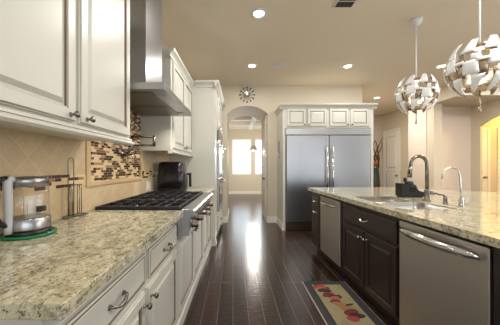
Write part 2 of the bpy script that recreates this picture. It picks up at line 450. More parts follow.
# unseen rear wall; its openings are added to let fill light in
rear = [(-0.6, 3.0, 0.4, 2.6), (3.5, 5.3, 0.0, 2.6)]
wall_with_openings('wall_rear', 'wall', 'y', -1.4, 5.78, 0, CZ, -3.44, -3.3, rear)

def panel_door(name, u0, u1, z1, plane, axis, out, knob_u, knob_z=0.95):
    """two-panel white door with arched-look upper panel and casing; faces 'out' along axis"""
    w = u1 - u0
    if axis == 'x': U = Vector((0, 1, 0)); N = Vector((out, 0, 0)); O = lambda u, z, d=0: (plane + out * d, u, z)
    else: U = Vector((1, 0, 0)); N = Vector((0, out, 0)); O = lambda u, z, d=0: (u, plane + out * d, z)
    V = Vector((0, 0, 1))
    m = MB()
    m.panel(O(u0, 0.0), U, V, N, w, z1, [(0, 0.0, 0), (0, 0.012, 0)])
    for a, b in ((0.14, 0.46), (0.5, 0.94)):
        m.panel(O(u0 + 0.1, z1 * a, 0.012), U, V, N, w - 0.2, z1 * (b - a), [(0, 0, 0), (0.012, 0.008, 0), (0.03, 0.002, 1), (0.05, 0.008, 0)])
    o = struct(m.build(name, ['white', 'glaze_soft']))
    c = MB(); t = 0.075
    c.panel(O(u0 - t, 0.0), U, V, N, t - 0.004, z1 + t, [(0, 0, 0), (0, 0.018, 0), (0.008, 0.022, 0)])
    c.panel(O(u1 + 0.004, 0.0), U, V, N, t - 0.004, z1 + t, [(0, 0, 0), (0, 0.018, 0), (0.008, 0.022, 0)])
    c.panel(O(u0, z1 + 0.004), U, V, N, w, t - 0.004, [(0, 0, 0), (0, 0.018, 0), (0.008, 0.022, 0)])
    c.build('door_casing', 'white', o)
    MB().lathe([(0.028, 0.0), (0.028, 0.006), (0.01, 0.01), (0.01, 0.035), (0.026, 0.042), (0.03, 0.055), (0.02, 0.068), (0, 0.07)], O(knob_u, knob_z, 0.012), N, 16).build('door_knob', 'pewter', o)
    return o
panel_door('door_1', 7.62, 8.34, 2.36, 5.07, 'x', -1, 7.68)
panel_door('door_2', 5.62, 6.32, 2.36, 0.689, 'x', -1, 5.70)
panel_door('door_3', 5.98, 6.24, 2.12, 6.1, 'y', -1, 6.17, 0.96)
panel_door('door_4', 6.58, 7.3, 2.12, 6.1, 'y', -1, 6.66, 0.96)

m = MB(); m.box(0.689, 0.905, BY - 0.018, BY, 0, 0.13).box(-0.36, -0.193, BY - 0.018, BY, 0, 0.13)
struct(m.build('baseboard_back', 'white', bevel=0.004))
m = MB(); m.box(-0.193, -0.179, BY, BY + 1.1, 0, 0.13).box(0.675, 0.689, BY, 5.53, 0, 0.13)
struct(m.build('baseboard_arch', 'white'))
m = MB(); m.box(5.055, 5.07, 6.54, 7.5, 0, 0.13).box(2.76, 5.055, 8.445, 8.46, 0, 0.13)
struct(m.build('baseboard_hall', 'white'))

# ------------------------------------------------------------------ ceiling fixtures
def downlight(loc, lens, label, power, color):
    t = thing('recessed_light', label, 'ceiling light', (0, 0, 0), B, 'recessed ceiling lights')
    MB().lathe([(0.062, -0.006), (0.094, -0.008), (0.1, -0.002), (0.1, 0.0), (0.062, 0.0)], (0, 0, 0), (0, 0, 1), 32).build('trim_ring', 'lamp_white', t)
    MB().lathe([(0.0, -0.010), (0.04, -0.009), (0.061, -0.0065), (0.061, -0.001)], (0, 0, 0), (0, 0, 1), 24).build('lens', lens, t)
    t.location = loc
    d = bpy.data.lights.new('downlight', 'AREA'); d.shape = 'DISK'; d.size = 0.12; d.energy = power; d.color = color
    o = bpy.data.objects.new('downlight', d); COL.objects.link(o); o.parent = t; o.location = (0, 0, -0.02)
    return t
for x, y, ln, lb, pw, cl in (
        (0.265, 2.83, 'lens', 'large round recessed ceiling light nearest the range hood', 1.0, WARM),
        (0.28, 4.3, 'lens', 'small round recessed ceiling light in front of the archway', 0.55, WARM),
        (1.97, 4.32, 'lens', 'round recessed ceiling light above the refrigerator front', 0.5, WARM),
        (3.62, 4.32, 'lens_warm', 'warm recessed ceiling light between the two pendant lamps', 0.9, (1, .97, .93)),
        (3.62, 6.3, 'lens_warm', 'warm recessed ceiling light past the refrigerator near the hallway', 1.5, (1, .93, .84))):
    downlight((x, y, CZ), ln, lb, DOWNLIGHT_POWER * pw, cl)
for x, y, k in ((0.28, 1.35, 0.2), (0.265, -0.2, 0.5), (2.0, 1.0, 1.3), (3.6, 2.2, 1.3), (5.2, 3.7, 1.5)):       # added fill downlights, out of view; only the first follows a door highlight
    d = bpy.data.lights.new('downlight_added', 'AREA'); d.shape = 'DISK'; d.size = 0.12; d.energy = DOWNLIGHT_POWER * k; d.color = WARM
    o = bpy.data.objects.new('downlight_added', d); COL.objects.link(o); o.location = (x, y, CZ - 0.02)
    f = MB().lathe([(0.062, -0.006), (0.094, -0.008), (0.1, -0.002), (0.1, 0.0), (0.062, 0.0)], (x, y, CZ), (0, 0, 1), 32)
    f.lathe([(0.0, -0.010), (0.04, -0.009), (0.061, -0.0065), (0.061, -0.001)], (x, y, CZ), (0, 0, 1), 24, 1)
    struct(f.build('trim_added_downlight', ['lamp_white', 'lens'], loc=(x, y, CZ)))
d = bpy.data.lights.new('side_hall_lamp', 'POINT'); d.energy = 75; d.color = (1, .68, .22); d.shadow_soft_size = 0.15
o = bpy.data.objects.new('side_hall_lamp', d); COL.objects.link(o); o.location = (7.2, 5.2, 2.5)

t = thing('ceiling_speaker', 'round flat ceiling speaker beside the small recessed light', 'speaker', (0.74, 4.28, CZ))
MB().lathe([(0.1, -0.006), (0.115, -0.008), (0.12, 0.0)], (0.74, 4.28, CZ), (0, 0, 1), 32).build('rim', 'lamp_white', t)
MB().lathe([(0.0, -0.006), (0.099, -0.005), (0.099, -0.001)], (0.74, 4.28, CZ), (0, 0, 1), 32).build('grille', 'speaker', t)
t = thing('ceiling_vent', 'rectangular white ceiling air vent with dark slots at top of picture', 'vent', (1.22, 2.62, CZ))
MB().panel((1.06, 2.36, CZ), (1, 0, 0), (0, 1, 0), (0, 0, -1), 0.24, 0.36, [(0, 0, 0), (0, 0.006, 0), (0.015, 0.012, 0)]).build('frame', 'vent', t)
for k in range(2):
    y0 = 2.435 + 0.13 * k
    MB().panel((1.09, 2.51 + 0.105 * k, CZ - 0.0125), (1, 0, 0), (0, 1, 0), (0, 0, -1), 0.18, 0.085, [(0, 0, 0), (0.002, 0.003, 0)]).build('slot', 'vent_slot', t)

# small hanging lamp in the far room
t = thing('hanging_lamp', 'small white hanging lamp in front of the far room windows', 'lamp', (0.64, 8.95, 1.8))
MB().lathe([(0.11, 0), (0.13, 0.02), (0.12, 0.12), (0.05, 0.2), (0.02, 0.22), (0, 0.22)], (0.64, 8.95, 1.8), (0, 0, 1), 24).build('shade', 'lamp_white', t)
MB().tube([(0.64, 8.95, 2.02), (0.64, 8.95, CZ)], 0.006, 8).build('cord', 'lamp_white', t)
d = bpy.data.lights.new('far_room_fill', 'POINT'); d.energy = 95; d.color = (1, .95, .86); d.shadow_soft_size = 0.1  # fill light added at the hanging lamp to lift the far room
o = bpy.data.objects.new('far_room_fill', d); COL.objects.link(o); o.parent = t; o.location = (0, 0, -0.08)
# ------------------------------------------------------------------ cabinet helpers
def door_rings(fr_w=0.055, t=0.02):
    return [(0, 0, 0), (0, t - 0.007, 0), (0.003, t - 0.005, 0), (0.006, t - 0.005, 1), (0.008, t, 0), (fr_w - 0.008, t, 0), (fr_w - 0.006, t - 0.003, 1), (fr_w - 0.002, t - 0.003, 0), (fr_w, t - 0.012, 1), (fr_w + 0.005, t - 0.012, 2), (fr_w + 0.008, t - 0.012, 0), (fr_w + 0.028, t - 0.001, 0), (fr_w + 0.032, t - 0.001, 0)]
def drawer_rings(t=0.02):
    return [(0, 0, 0), (0, t - 0.007, 0), (0.004, t - 0.006, 1), (0.010, t - 0.002, 0), (0.016, t - 0.002, 1), (0.020, t, 0), (0.024, t, 0)]
CR = ['cream', 'glaze', 'glaze_soft']; ES = ['espresso', 'espresso_line', 'espresso']
def facing(xf, out):
    """door plane at x = xf, facing out (+1 / -1) along x"""
    return dict(o=lambda y, z: (xf, y, z), u=(0, 1, 0), v=(0, 0, 1), n=(out, 0, 0))
def knob(c, n, parent, mat='pewter', r=0.016):
    return MB().lathe([(0.010, 0), (0.010, 0.003), (0.006, 0.006), (0.006, 0.018), (r * 0.8, 0.022), (r, 0.028), (r * 0.9, 0.034), (r * 0.4, 0.038), (0, 0.0385)], c, n, 16).build('knob', mat, parent)
def pull(c, n, parent, half=0.05, mat='pewter', axis=(0, 1, 0), r=0.006):
    c, n, ax = Vector(c), Vector(n), Vector(axis)
    path, rad = [], []
    for i in range(15):
        s = -1 + 2 * i / 14
        path.append(c + ax * (half * s) + n * (0.004 + 0.028 * (1 - s * s) ** 0.7) + Vector((0, 0, 0.008 * math.sin(s * 3.1))))
        rad.append(r * (1.25 - 0.45 * abs(s)) if abs(s) < 0.9 else r * 1.3)
    m = MB().tube(path, rad, 10)
    for sg in (-1, 1): m.lathe([(r * 1.7, 0), (r * 1.5, 0.005), (r * .9, 0.008)], c + ax * half * sg, n, 12)
    return m.build('pull_handle', mat, parent)
def crown(m, x_face, out, y0, y1, z0, ret0=False, depth_to=None):
    """stepped crown moulding along y"""
    prof = [(0, 0), (0.012, 0), (0.014, 0.02), (0.03, 0.045), (0.05, 0.065), (0.055, 0.085), (0, 0.085)]
    m.prism([(x_face + out * a, z0 + b) for a, b in prof], 'y', y0, y1)

# ------------------------------------------------------------------ left run: base cabinets
FX = -0.475            # face-frame plane; door fronts stand 20 mm proud
fp = facing(FX, 1)
def carcass(t, y0, y1, z0=0.0, z1=0.872, mat='cream', fr_x=FX, back=WX + 0.005):
    MB().box(back, fr_x, y0, y1, z0, z1).build('carcass', mat, t)
def base_unit(label, y0, y1, drawers, doors, name='base_cabinet', z1=0.872):
    t = thing(name, label, 'cabinet', (FX - 0.3, (y0 + y1) / 2, 0), L)
    m = MB().box(WX + 0.005, FX, y0, y1, 0.0, z1)
    m.prism([(FX, 0), (FX + 0.022, 0), (FX + 0.022, 0.075), (FX + 0.012, 0.09), (FX, 0.09)], 'y', y0, y1)
    m.build('carcass', 'cream', t)
    for (a, b, z0, zt) in drawers:
        dr = MB().panel(fp['o'](a, z0), fp['u'], fp['v'], fp['n'], b - a, zt - z0, drawer_rings()).build('drawer', CR, t)
        pull((FX + 0.02, (a + b) / 2, (z0 + zt) / 2), (1, 0, 0), dr)
    for (a, b, z0, zt, ky, kz) in doors:
        do = MB().panel(fp['o'](a, z0), fp['u'], fp['v'], fp['n'], b - a, zt - z0, door_rings()).build('door', CR, t)
        knob((FX + 0.02, ky, kz), (1, 0, 0), do)
    return t
base_unit('cream glazed base cabinet with two drawers and two doors under the near granite counter', 0.585, 1.764,
          [(0.62, 1.175, 0.67, 0.815), (1.225, 1.752, 0.67, 0.815)],
          [(0.62, 1.175, 0.115, 0.635, 1.15, 0.575), (1.205, 1.752, 0.115, 0.635, 1.24, 0.58)])
base_unit('cream cabinet with a pair of doors directly under the rangetop knobs', 1.768, 2.93, [],
          [(1.81, 2.355, 0.115, 0.69, 2.32, 0.63), (2.365, 2.91, 0.115, 0.69, 2.40, 0.63)], z1=0.722)
base_unit('cream base cabinet between the rangetop and the tall oven tower', 2.935, 3.77,
          [(2.96, 3.74, 0.67, 0.815)],
          [(2.96, 3.345, 0.115, 0.635, 3.31, 0.58), (3.355, 3.74, 0.115, 0.635, 3.39, 0.58)])
# granite worktop with the rangetop notch
cb_ = WX + 0.0005
o = MB().box(cb_, -0.41, 0.565, 1.766, 0.874, 0.914).box(cb_, -0.41, 2.924, 3.775, 0.874, 0.914).box(cb_, -1.083, 1.766, 2.924, 0.874, 0.914).build('countertop', 'granite', fr=L, loc=(-0.75, 1.2, 0.874), bevel=0.004)
tag(o, 'beige speckled granite countertop along the left wall', 'countertop')

# ------------------------------------------------------------------ rangetop
RY0, RY1 = 1.768, 2.922
t = thing('gas_rangetop', 'stainless gas rangetop with black cast iron grates set into the left counter', 'rangetop', (-0.7, 2.345, 0.73), L)
MB().box(-1.080, -0.43, RY0, RY1, 0.725, 0.906).build('body', 'steel', t)
m = MB().prism([(-0.43, 0.73), (-0.375, 0.73), (-0.366, 0.86), (-0.338, 0.868), (-0.332, 0.88), (-0.334, 0.905), (-0.345, 0.918), (-0.43, 0.922)], 'y', RY0, RY1)
m.build('control_panel', 'steel', t, bevel=0.003)
for i, y in enumerate((1.87, 2.10, 2.345, 2.59, 2.82)):
    k = MB().lathe([(0.03, 0.0), (0.03, 0.006), (0.021, 0.009), (0.024, 0.04), (0.022, 0.046), (0, 0.047)], (-0.370, y, 0.79), (1, 0, 0.06), 20).build('knob', 'bronze', t)
MB().box(-1.075, -0.445, RY0 + 0.012, RY1 - 0.012, 0.906, 0.911).build('burner_tray', 'black', t)
gw = (RY1 - RY0 - 0.03) / 3
for i in range(3):
    a = RY0 + 0.015 + gw * i + 0.004; b = a + gw - 0.008; g = MB(); z0, z1 = 0.918, 0.936
    g.box(-1.07, -0.45, a, a + 0.016, 0.913, z1).box(-1.07, -0.45, b - 0.016, b, 0.913, z1)
    for x in (-1.07, -0.74, -0.466): g.box(x, x + 0.016, a + 0.016, b - 0.016, z0, z1)
    for x in (-0.96, -0.85, -0.64, -0.56): g.box(x, x + 0.012, a + 0.016, b - 0.016, z0 + .004, z1)
    g.box(-1.054, -0.756, (a + b) / 2 - 0.006, (a + b) / 2 + 0.006, z0, z1 + .004).box(-0.724, -0.466, (a + b) / 2 - 0.006, (a + b) / 2 + 0.006, z0, z1 + .004)
    for x in (-1.065, -0.46):
        for y in (a + 0.008, b - 0.008): g.lathe([(0.008, 0), (0.011, 0.02)], (x, y, 0.9105), (0, 0, 1), 8)
    g.build('grate', 'iron', t, bevel=0.002)
    for x in (-0.86, -0.60):
        MB().lathe([(0.055, 0), (0.05, 0.006), (0.036, 0.008), (0.036, 0.012), (0.0, 0.0125)], (x, (a + b) / 2, 0.9108), (0, 0, 1), 20).build('burner', 'iron', t)

# ------------------------------------------------------------------ hood
t = thing('range_hood', 'stainless steel wall range hood with square chimney above the rangetop', 'range hood', (-0.8, 2.16, 1.77), L)
HW = WX + 0.022
HY0, HY1, HX = 1.70, 2.625, -0.535
m = MB()
z0, zs, zt = 1.768, 1.815, 1.825
v = [(HW, HY0, z0), (HX, HY0, z0), (HX, HY1, z0), (HW, HY1, z0), (HW, HY0, zs), (HX, HY0, zs), (HX, HY1, zs), (HW, HY1, zs),
     (HW, 1.95, zt), (-0.76, 1.95, zt), (-0.76, 2.38, zt), (HW, 2.38, zt)]
m.add(v, [(0, 3, 2, 1), (0, 1, 5, 4), (1, 2, 6, 5), (2, 3, 7, 6), (3, 0, 4, 7), (4, 5, 9, 8), (5, 6, 10, 9), (6, 7, 11, 10), (7, 4, 8, 11), (8, 9, 10, 11)])
m.build('canopy', 'steel', t)
MB().box(HW, -0.765, 1.965, 2.37, zt - 0.002, CZ).build('chimney', 'steel', t)
for k in range(2):
    ya = HY0 + 0.06 + k * 0.41
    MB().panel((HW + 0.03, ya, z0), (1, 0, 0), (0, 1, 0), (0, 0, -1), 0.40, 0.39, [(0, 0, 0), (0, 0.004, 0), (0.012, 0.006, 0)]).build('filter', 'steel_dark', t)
    MB().lathe([(0.038, 0), (0.038, 0.004), (0.028, 0.006), (0, 0.0062)], (-0.61, 1.86 + k * 0.6, z0), (0, 0, -1), 20).build('hood_light', ['lens_dim'], t)
    d = bpy.data.lights.new('hood_fill', 'SPOT'); d.energy = 9; d.color = (1, .92, .8); d.spot_size = R(150); d.spot_blend = 0.8; d.shadow_soft_size = 0.03  # fill spot added under the hood; the hood lights themselves are off
    o = bpy.data.objects.new('hood_fill', d); COL.objects.link(o); o.parent = t; o.location = (-0.61 + 0.8, 1.86 + k * 0.6 - 2.16, -0.02)

# ------------------------------------------------------------------ wall cabinets
UX = -0.765
up = facing(UX, 1)
def wall_unit(label, y0, y1, doors, near_ret=True, far_ret=True):
    t = thing('wall_cabinet', label, 'cabinet', ((WX + UX) / 2, (y0 + y1) / 2, 1.40), L)
    m = MB().box(WX + 0.003, UX, y0, y1, 1.405, 2.425)
    m.build('carcass', 'cream', t)
    for (a, b, ky, kz) in doors:
        do = MB().panel(up['o'](a, 1.43), up['u'], up['v'], up['n'], b - a, 2.40 - 1.43, door_rings(0.06)).build('door', CR, t)
        knob((UX + 0.02, ky, kz), (1, 0, 0), do)
    m = MB().prism([(UX - 0.03, 1.374), (UX + 0.02, 1.374), (UX + 0.032, 1.384), (UX + 0.032, 1.392), (UX + 0.012, 1.402), (UX + 0.012, 1.418), (UX, 1.422), (UX - 0.03, 1.4049)], 'y', y0, y1 + (0.02 if far_ret else 0))
    m.box(UX + 0.012, UX + 0.0135, y0, y1 + (0.02 if far_ret else 0), 1.4035, 1.406, 1)
    m.build('light_rail', ['cream', 'glaze'], t)
    m = MB(); prof = [(0, 0), (0.012, 0), (0.014, 0.02), (0.03, 0.045), (0.05, 0.065), (0.055, 0.085), (0, 0.085)]
    m.prism([(UX + a, 2.415 + b) for a, b in prof], 'y', y0 - (0.055 if near_ret else 0), y1 + (0.055 if far_ret else 0))
    if near_ret: m.prism([(y0 - a, 2.415 + b) for a, b in prof], 'x', WX + 0.003, UX)
    if far_ret: m.prism([(y1 + a, 2.415 + b) for a, b in prof], 'x', WX + 0.003, UX)
    m.build('crown_moulding', 'cream', t)
    return t
wall_unit('cream wall cabinet with two doors and round knobs above the near left counter', 0.56, 1.668, [(0.585, 1.105, 1.068, 1.458), (1.135, 1.648, 1.182, 1.458)])
wall_unit('cream wall cabinet with two narrow doors between the range hood and oven tower', 2.66, 3.775, [(2.72, 3.235, 3.19, 1.47), (3.245, 3.76, 3.29, 1.47)], True, False)

# ------------------------------------------------------------------ tall oven tower and ovens
TX = -0.40
t = thing('oven_cabinet', 'tall cream cabinet tower holding the wall ovens beside the archway', 'cabinet', ((WX + TX) / 2, 4.5, 0), L)
TY0, TY1 = 3.78, 5.28
m = MB().box(WX + 0.003, TX, TY0, 4.10, 0.1, 2.5).box(WX + 0.003, TX, 5.0, TY1, 0.1, 2.5).box(WX + 0.003, TX, 4.10, 5.0, 0.1, 0.44).box(WX + 0.003, TX, 4.10, 5.0, 1.86, 2.5)
m.box(WX + 0.003, TX - 0.04, TY0 + 0.02, TY1 - 0.02, 0.0, 0.1)
m.build('carcass', 'cream', t)
tp = facing(TX, 1)
for a, b, za, zb in ((4.11, 4.545, 1.90, 2.40), (4.555, 4.99, 1.90, 2.40)):
    MB().panel(tp['o'](a, za), tp['u'], tp['v'], tp['n'], b - a, zb - za, door_rings()).build('door', CR, t)
do = MB().panel(tp['o'](4.12, 0.13), tp['u'], tp['v'], tp['n'], 0.86, 0.27, drawer_rings()).build('drawer', CR, t)
pull((TX + 0.02, 4.55, 0.265), (1, 0, 0), do)
for y in (TY0 + 0.01, TY1 - 0.09):
    MB().prism([(TX - 0.08, 0.0), (TX + 0.012, 0.0), (TX + 0.02, 0.03), (TX + 0.006, 0.1), (TX - 0.08, 0.1)], 'y', y, y + 0.08).build('foot', 'cream', t)
m = MB(); prof = [(0, 0), (0.012, 0), (0.016, 0.02), (0.035, 0.045), (0.06, 0.065), (0.066, 0.09), (0, 0.09)]
m.prism([(TX + a, 2.45 + b) for a, b in prof], 'y', TY0 - 0.066, TY1)
m.prism([(TY0 - a, 2.45 + b) for a, b in prof], 'x', UX + 0.06, TX)
m.build('crown_moulding', 'cream', t)
t = thing('wall_oven', 'stainless double wall oven with dark glass doors in the oven tower', 'oven', (TX - 0.25, 4.55, 0.445), L)
MB().box(TX - 0.5, TX + 0.004, 4.105, 4.995, 0.445, 1.855).build('oven_body', 'steel', t)
for za, zb in ((0.47, 1.02), (1.08, 1.62)):
    do = MB().box(TX + 0.004, TX + 0.035, 4.12, 4.98, za, zb).build('oven_door', 'steel', t, bevel=0.003)
    MB().box(TX + 0.035, TX + 0.039, 4.2, 4.9, za + 0.07, zb - 0.12).build('oven_glass', 'dark_glass', do)
    MB().tube([(TX + 0.035, 4.2, zb - 0.05), (TX + 0.085, 4.2, zb - 0.05), (TX + 0.085, 4.9, zb - 0.05), (TX + 0.035, 4.9, zb - 0.05)], 0.011, 10).build('oven_handle', 'chrome', do)
MB().box(TX + 0.004, TX + 0.02, 4.12, 4.98, 1.66, 1.84).build('control_panel', 'dark_glass', t)

# ------------------------------------------------------------------ backsplash
m = MB().box(WX, WX + 0.008, 0.2, 1.70, 0.914, 1.10).box(WX, WX + 0.008, 0.2, 1.70, 1.18, 1.42)
m.box(WX, WX + 0.008, 1.70, 2.70, 0.914, 1.085).box(WX, WX + 0.008, 2.70, 3.775, 0.914, 1.10).box(WX, WX + 0.008, 2.70, 3.775, 1.18, 1.404)
struct(m.build('wall_backsplash', 'tile', fr=L))
m = MB().box(WX, WX + 0.009, 0.2, 1.70, 1.10, 1.18).box(WX, WX + 0.009, 2.70, 3.775, 1.10, 1.18)
struct(m.build('trim_6', 'mosaic_strip', fr=L))
t = thing('mosaic_tile_panel', 'framed brown and cream glass mosaic panel on the wall behind the rangetop', 'wall tile', (WX, 2.2, 1.085), L)
MB().box(WX, WX + 0.008, 1.745, 2.645, 1.12, 1.90).build('mosaic', 'mosaic', t)
m = MB().box(WX, WX + 0.02, 1.70, 1.745, 1.085, 1.93).box(WX, WX + 0.02, 2.645, 2.655, 1.085, 1.40).box(WX, WX + 0.02, 1.745, 2.645, 1.085, 1.12).box(WX, WX + 0.02, 1.745, 2.645, 1.90, 1.93)
m.build('pencil_frame', 'grout', t, bevel=0.005)

# pot filler
t = thing('pot_filler', 'chrome folding pot filler tap on the mosaic wall under the hood', 'tap', (WX + 0.008, 2.24, 1.34), L)
x0 = WX + 0.0085
m = MB().lathe([(0.034, 0), (0.034, 0.006), (0.016, 0.012), (0.014, 0.05)], (x0, 2.24, 1.35), (1, 0, 0), 18).ball((x0 + 0.06, 2.24, 1.35), 0.022)
m.tube([(x0 + 0.06, 2.24, 1.35), (x0 + 0.06, 2.24, 1.43)], 0.011)
m.build('valve', 'pewter', t)
MB().tube([(x0 + 0.06, 2.24, 1.35), (x0 + 0.085, 2.24, 1.33), (x0 + 0.10, 2.24, 1.30)], [0.008, 0.007, 0.005]).build('handle', 'chrome', t)
m = MB().tube([(x0 + 0.06, 2.24, 1.425), (-0.80, 2.25, 1.425)], 0.010).tube([(-0.80, 2.25, 1.415), (-0.80, 2.25, 1.515)], 0.013)
m.build('lower_arm', 'pewter', t)
m = MB().tube([(-0.80, 2.25, 1.50), (x0 + 0.10, 2.20, 1.50)], 0.010).tube([(x0 + 0.10, 2.20, 1.51), (x0 + 0.10, 2.20, 1.40), (x0 + 0.10, 2.20, 1.37)], 0.011)
m.build('spout_arm', 'pewter', t)

# outlets
def outlet(label, y, z, plug):
    t = thing('wall_outlet', label, 'outlet', (WX + 0.008, y, z - 0.06), L)
    MB().panel((WX + 0.008, y - 0.06, z - 0.06), (0, 1, 0), (0, 0, 1), (1, 0, 0), 0.12, 0.12, [(0, 0, 0), (0, 0.003, 0), (0.005, 0.006, 0)]).build('cover_plate', 'wall_light', t)
    for k in (-0.028, 0.028):
        MB().panel((WX + 0.0141, y + k - 0.016, z - 0.034), (0, 1, 0), (0, 0, 1), (1, 0, 0), 0.032, 0.068, [(0, 0, 0), (0.002, 0.003, 0)]).build('receptacle', 'white', t)
    if plug:
        MB().panel((WX + 0.0171, y + 0.01, z - 0.03), (0, 1, 0), (0, 0, 1), (1, 0, 0), 0.035, 0.03, [(0, 0, 0), (0, 0.02, 0), (0.006, 0.03, 0)]).build('plug', 'black', t)
outlet('cream outlet with a black plug behind the glass kettle', 1.27, 1.02, True)
outlet('cream wall outlet beside the black air fryer', 2.86, 1.0, False)

# ------------------------------------------------------------------ kettle and trivet
kx, ky = -0.985, 1.13; KZ = 0.914
t = thing('trivet', 'round glass trivet with green rim under the kettle', 'trivet', (kx, ky, KZ), L)
MB().lathe([(0.0, 0.0), (0.096, 0.0), (0.096, 0.006), (0.0, 0.006)], (kx, ky, KZ), (0, 0, 1), 40).build('plate', 'grey_plastic', t)
MB().lathe([(0.096, 0.0), (0.105, 0.002), (0.107, 0.008), (0.104, 0.014), (0.097, 0.014), (0.096, 0.004)], (kx, ky, KZ), (0, 0, 1), 40).build('rim', 'green_glass', t)
t = thing('electric_kettle', 'glass electric kettle with steel base and grey handle at left end of counter', 'kettle', (kx, ky, KZ + 0.006), L)
kz = KZ + 0.006
MB().lathe([(0.082, 0.0), (0.085, 0.004), (0.085, 0.02), (0.08, 0.024)], (kx, ky, kz), (0, 0, 1), 40).build('power_base', 'black', t)
MB().lathe([(0.082, 0.025), (0.083, 0.03), (0.0815, 0.075), (0.079, 0.078)], (kx, ky, kz), (0, 0, 1), 40).build('heater_band', 'steel', t)
MB().lathe([(0.078, 0.0785), (0.0765, 0.15), (0.0745, 0.218), (0.072, 0.218), (0.074, 0.15), (0.0755, 0.080)], (kx, ky, kz), (0, 0, 1), 40).build('glass_body', 'window_glass', t)
MB().lathe([(0.075, 0.219), (0.0745, 0.25), (0.07, 0.262), (0.0, 0.266)], (kx, ky, kz), (0, 0, 1), 40).build('lid', 'steel', t)
ang = R(-97); dx, dy = math.cos(ang), math.sin(ang)        # the handle points towards the camera
def hp(r, z): return (kx + dx * r, ky + dy * r, kz + z)
MB().tube([hp(0.068, 0.25), hp(0.085, 0.258), hp(0.095, 0.245), hp(0.094, 0.2), hp(0.092, 0.12), hp(0.092, 0.06), hp(0.092, 0.02)], [0.013, 0.015, 0.017, 0.017, 0.016, 0.015, 0.014], 12).build('handle_strap', 'grey_plastic', t)
MB().tube([hp(0.10, 0.262), hp(0.13, 0.255), hp(0.155, 0.225), hp(0.16, 0.17), hp(0.15, 0.11), hp(0.125, 0.07), hp(0.10, 0.055)], [0.009, 0.012, 0.014, 0.014, 0.013, 0.012, 0.010], 12).build('handle_grip', 'black', t)

# wire rack by the wall
t = thing('wire_rack', 'tall chrome wire rack standing on the counter against the tiled wall', 'rack', (-1.045, 1.548, 0.914), L)
b = Vector((-1.045, 1.525, 0.914))
pts = []
m = MB()
for s in (-1, 1): m.tube([b + Vector((0.03 * s + 0.0, 0.035 * s - .02, 0.006)), b + Vector((0.03 * s, -0.05, 0.012)), b + Vector((0.03 * s, 0.09, 0.006))], 0.0032, 8)
m.tube([b + Vector((0.045 * math.cos(a), 0.01 + 0.085 * math.sin(a), 0.006)) for a in [2 * math.pi * i / 24 for i in range(24)]], 0.0032, 8, closed=True)
m.build('base_ring', 'pewter', t)
MB().tube([b + Vector((0.0, -0.055, 0.008)), b + Vector((0, -0.055, 0.345))] + [b + Vector((0, -0.03 - 0.025 * math.cos(R(a)), 0.345 + 0.025 * math.sin(R(a)))) for a in (30, 60, 90, 120, 150)] + [b + Vector((0, -0.005, 0.345)), b + Vector((0, -0.005, 0.008))], 0.0028, 8).build('hoop', 'pewter', t)
for k in (-0.045, -0.03, -0.016, 0.03, 0.05, 0.07):
    MB().tube([b + Vector((0, k, 0.008)), b + Vector((0, k, 0.20))], 0.0028, 8).build('bar', 'pewter', t)
MB().tube([b + Vector((0, -0.04, 0.2)), b + Vector((0, 0.07, 0.2))], 0.0028, 8).build('top_bar', 'pewter', t)

# air fryer
ax_, ay_ = -0.872, 3.12
t = thing('air_fryer', 'black air fryer with silver trimmed drawer handle on the counter past the rangetop', 'air fryer', (ax_, ay_, 0.914), L)
def rrect(hx, hy, r, n=6):
    p = []
    for cx, cy, a0 in ((hx - r, hy - r, 0), (-hx + r, hy - r, 90), (-hx + r, -hy + r, 180), (hx - r, -hy + r, 270)):
        for i in range(n + 1): a = R(a0 + 90 * i / n); p.append((cx + r * math.cos(a), cy + r * math.sin(a)))
    return p
def loft(m, c, secs, mat=0):
    n = len(secs[0][1]); vs, fs = [], []
    for z, pr in secs: vs += [(c[0] + p[0], c[1] + p[1], c[2] + z) for p in pr]
    for k in range(len(secs) - 1):
        for i in range(n): j = (i + 1) % n; fs.append((k * n + i, k * n + j, (k + 1) * n + j, (k + 1) * n + i))
    m.add(vs, fs, mat, True); off = len(m.v) - len(vs)
    m.f.append([off + i for i in range(n)][::-1]); m.mi.append(mat); m.sm.append(False)
    m.f.append([off + (len(secs) - 1) * n + i for i in range(n)]); m.mi.append(mat); m.sm.append(False)
    return m
loft(MB(), (ax_, ay_, 0.914), [(0.0, rrect(0.155, 0.13, 0.05)), (0.01, rrect(0.167, 0.14, 0.055)), (0.16, rrect(0.164, 0.138, 0.055)), (0.345, rrect(0.154, 0.13, 0.05)), (0.37, rrect(0.142, 0.11, 0.045)), (0.376, rrect(0.11, 0.085, 0.04))]).build('body', 'black_gloss', t)
MB().box(ax_ + 0.14, ax_ + 0.18, ay_ - 0.085, ay_ + 0.085, 0.93, 1.14).build('drawer_front', 'black_gloss', t, bevel=0.012)
MB().box(ax_ + 0.18, ax_ + 0.186, ay_ - 0.03, ay_ + 0.03, 0.95, 1.12).build('silver_strip', 'bronze', t)
m = MB().box(ax_ + 0.186, ax_ + 0.235, ay_ - 0.018, ay_ + 0.018, 1.12, 1.15).box(ax_ + 0.21, ax_ + 0.24, ay_ - 0.018, ay_ + 0.018, 0.97, 1.15)
m.build('handle', 'black', t, bevel=0.008)

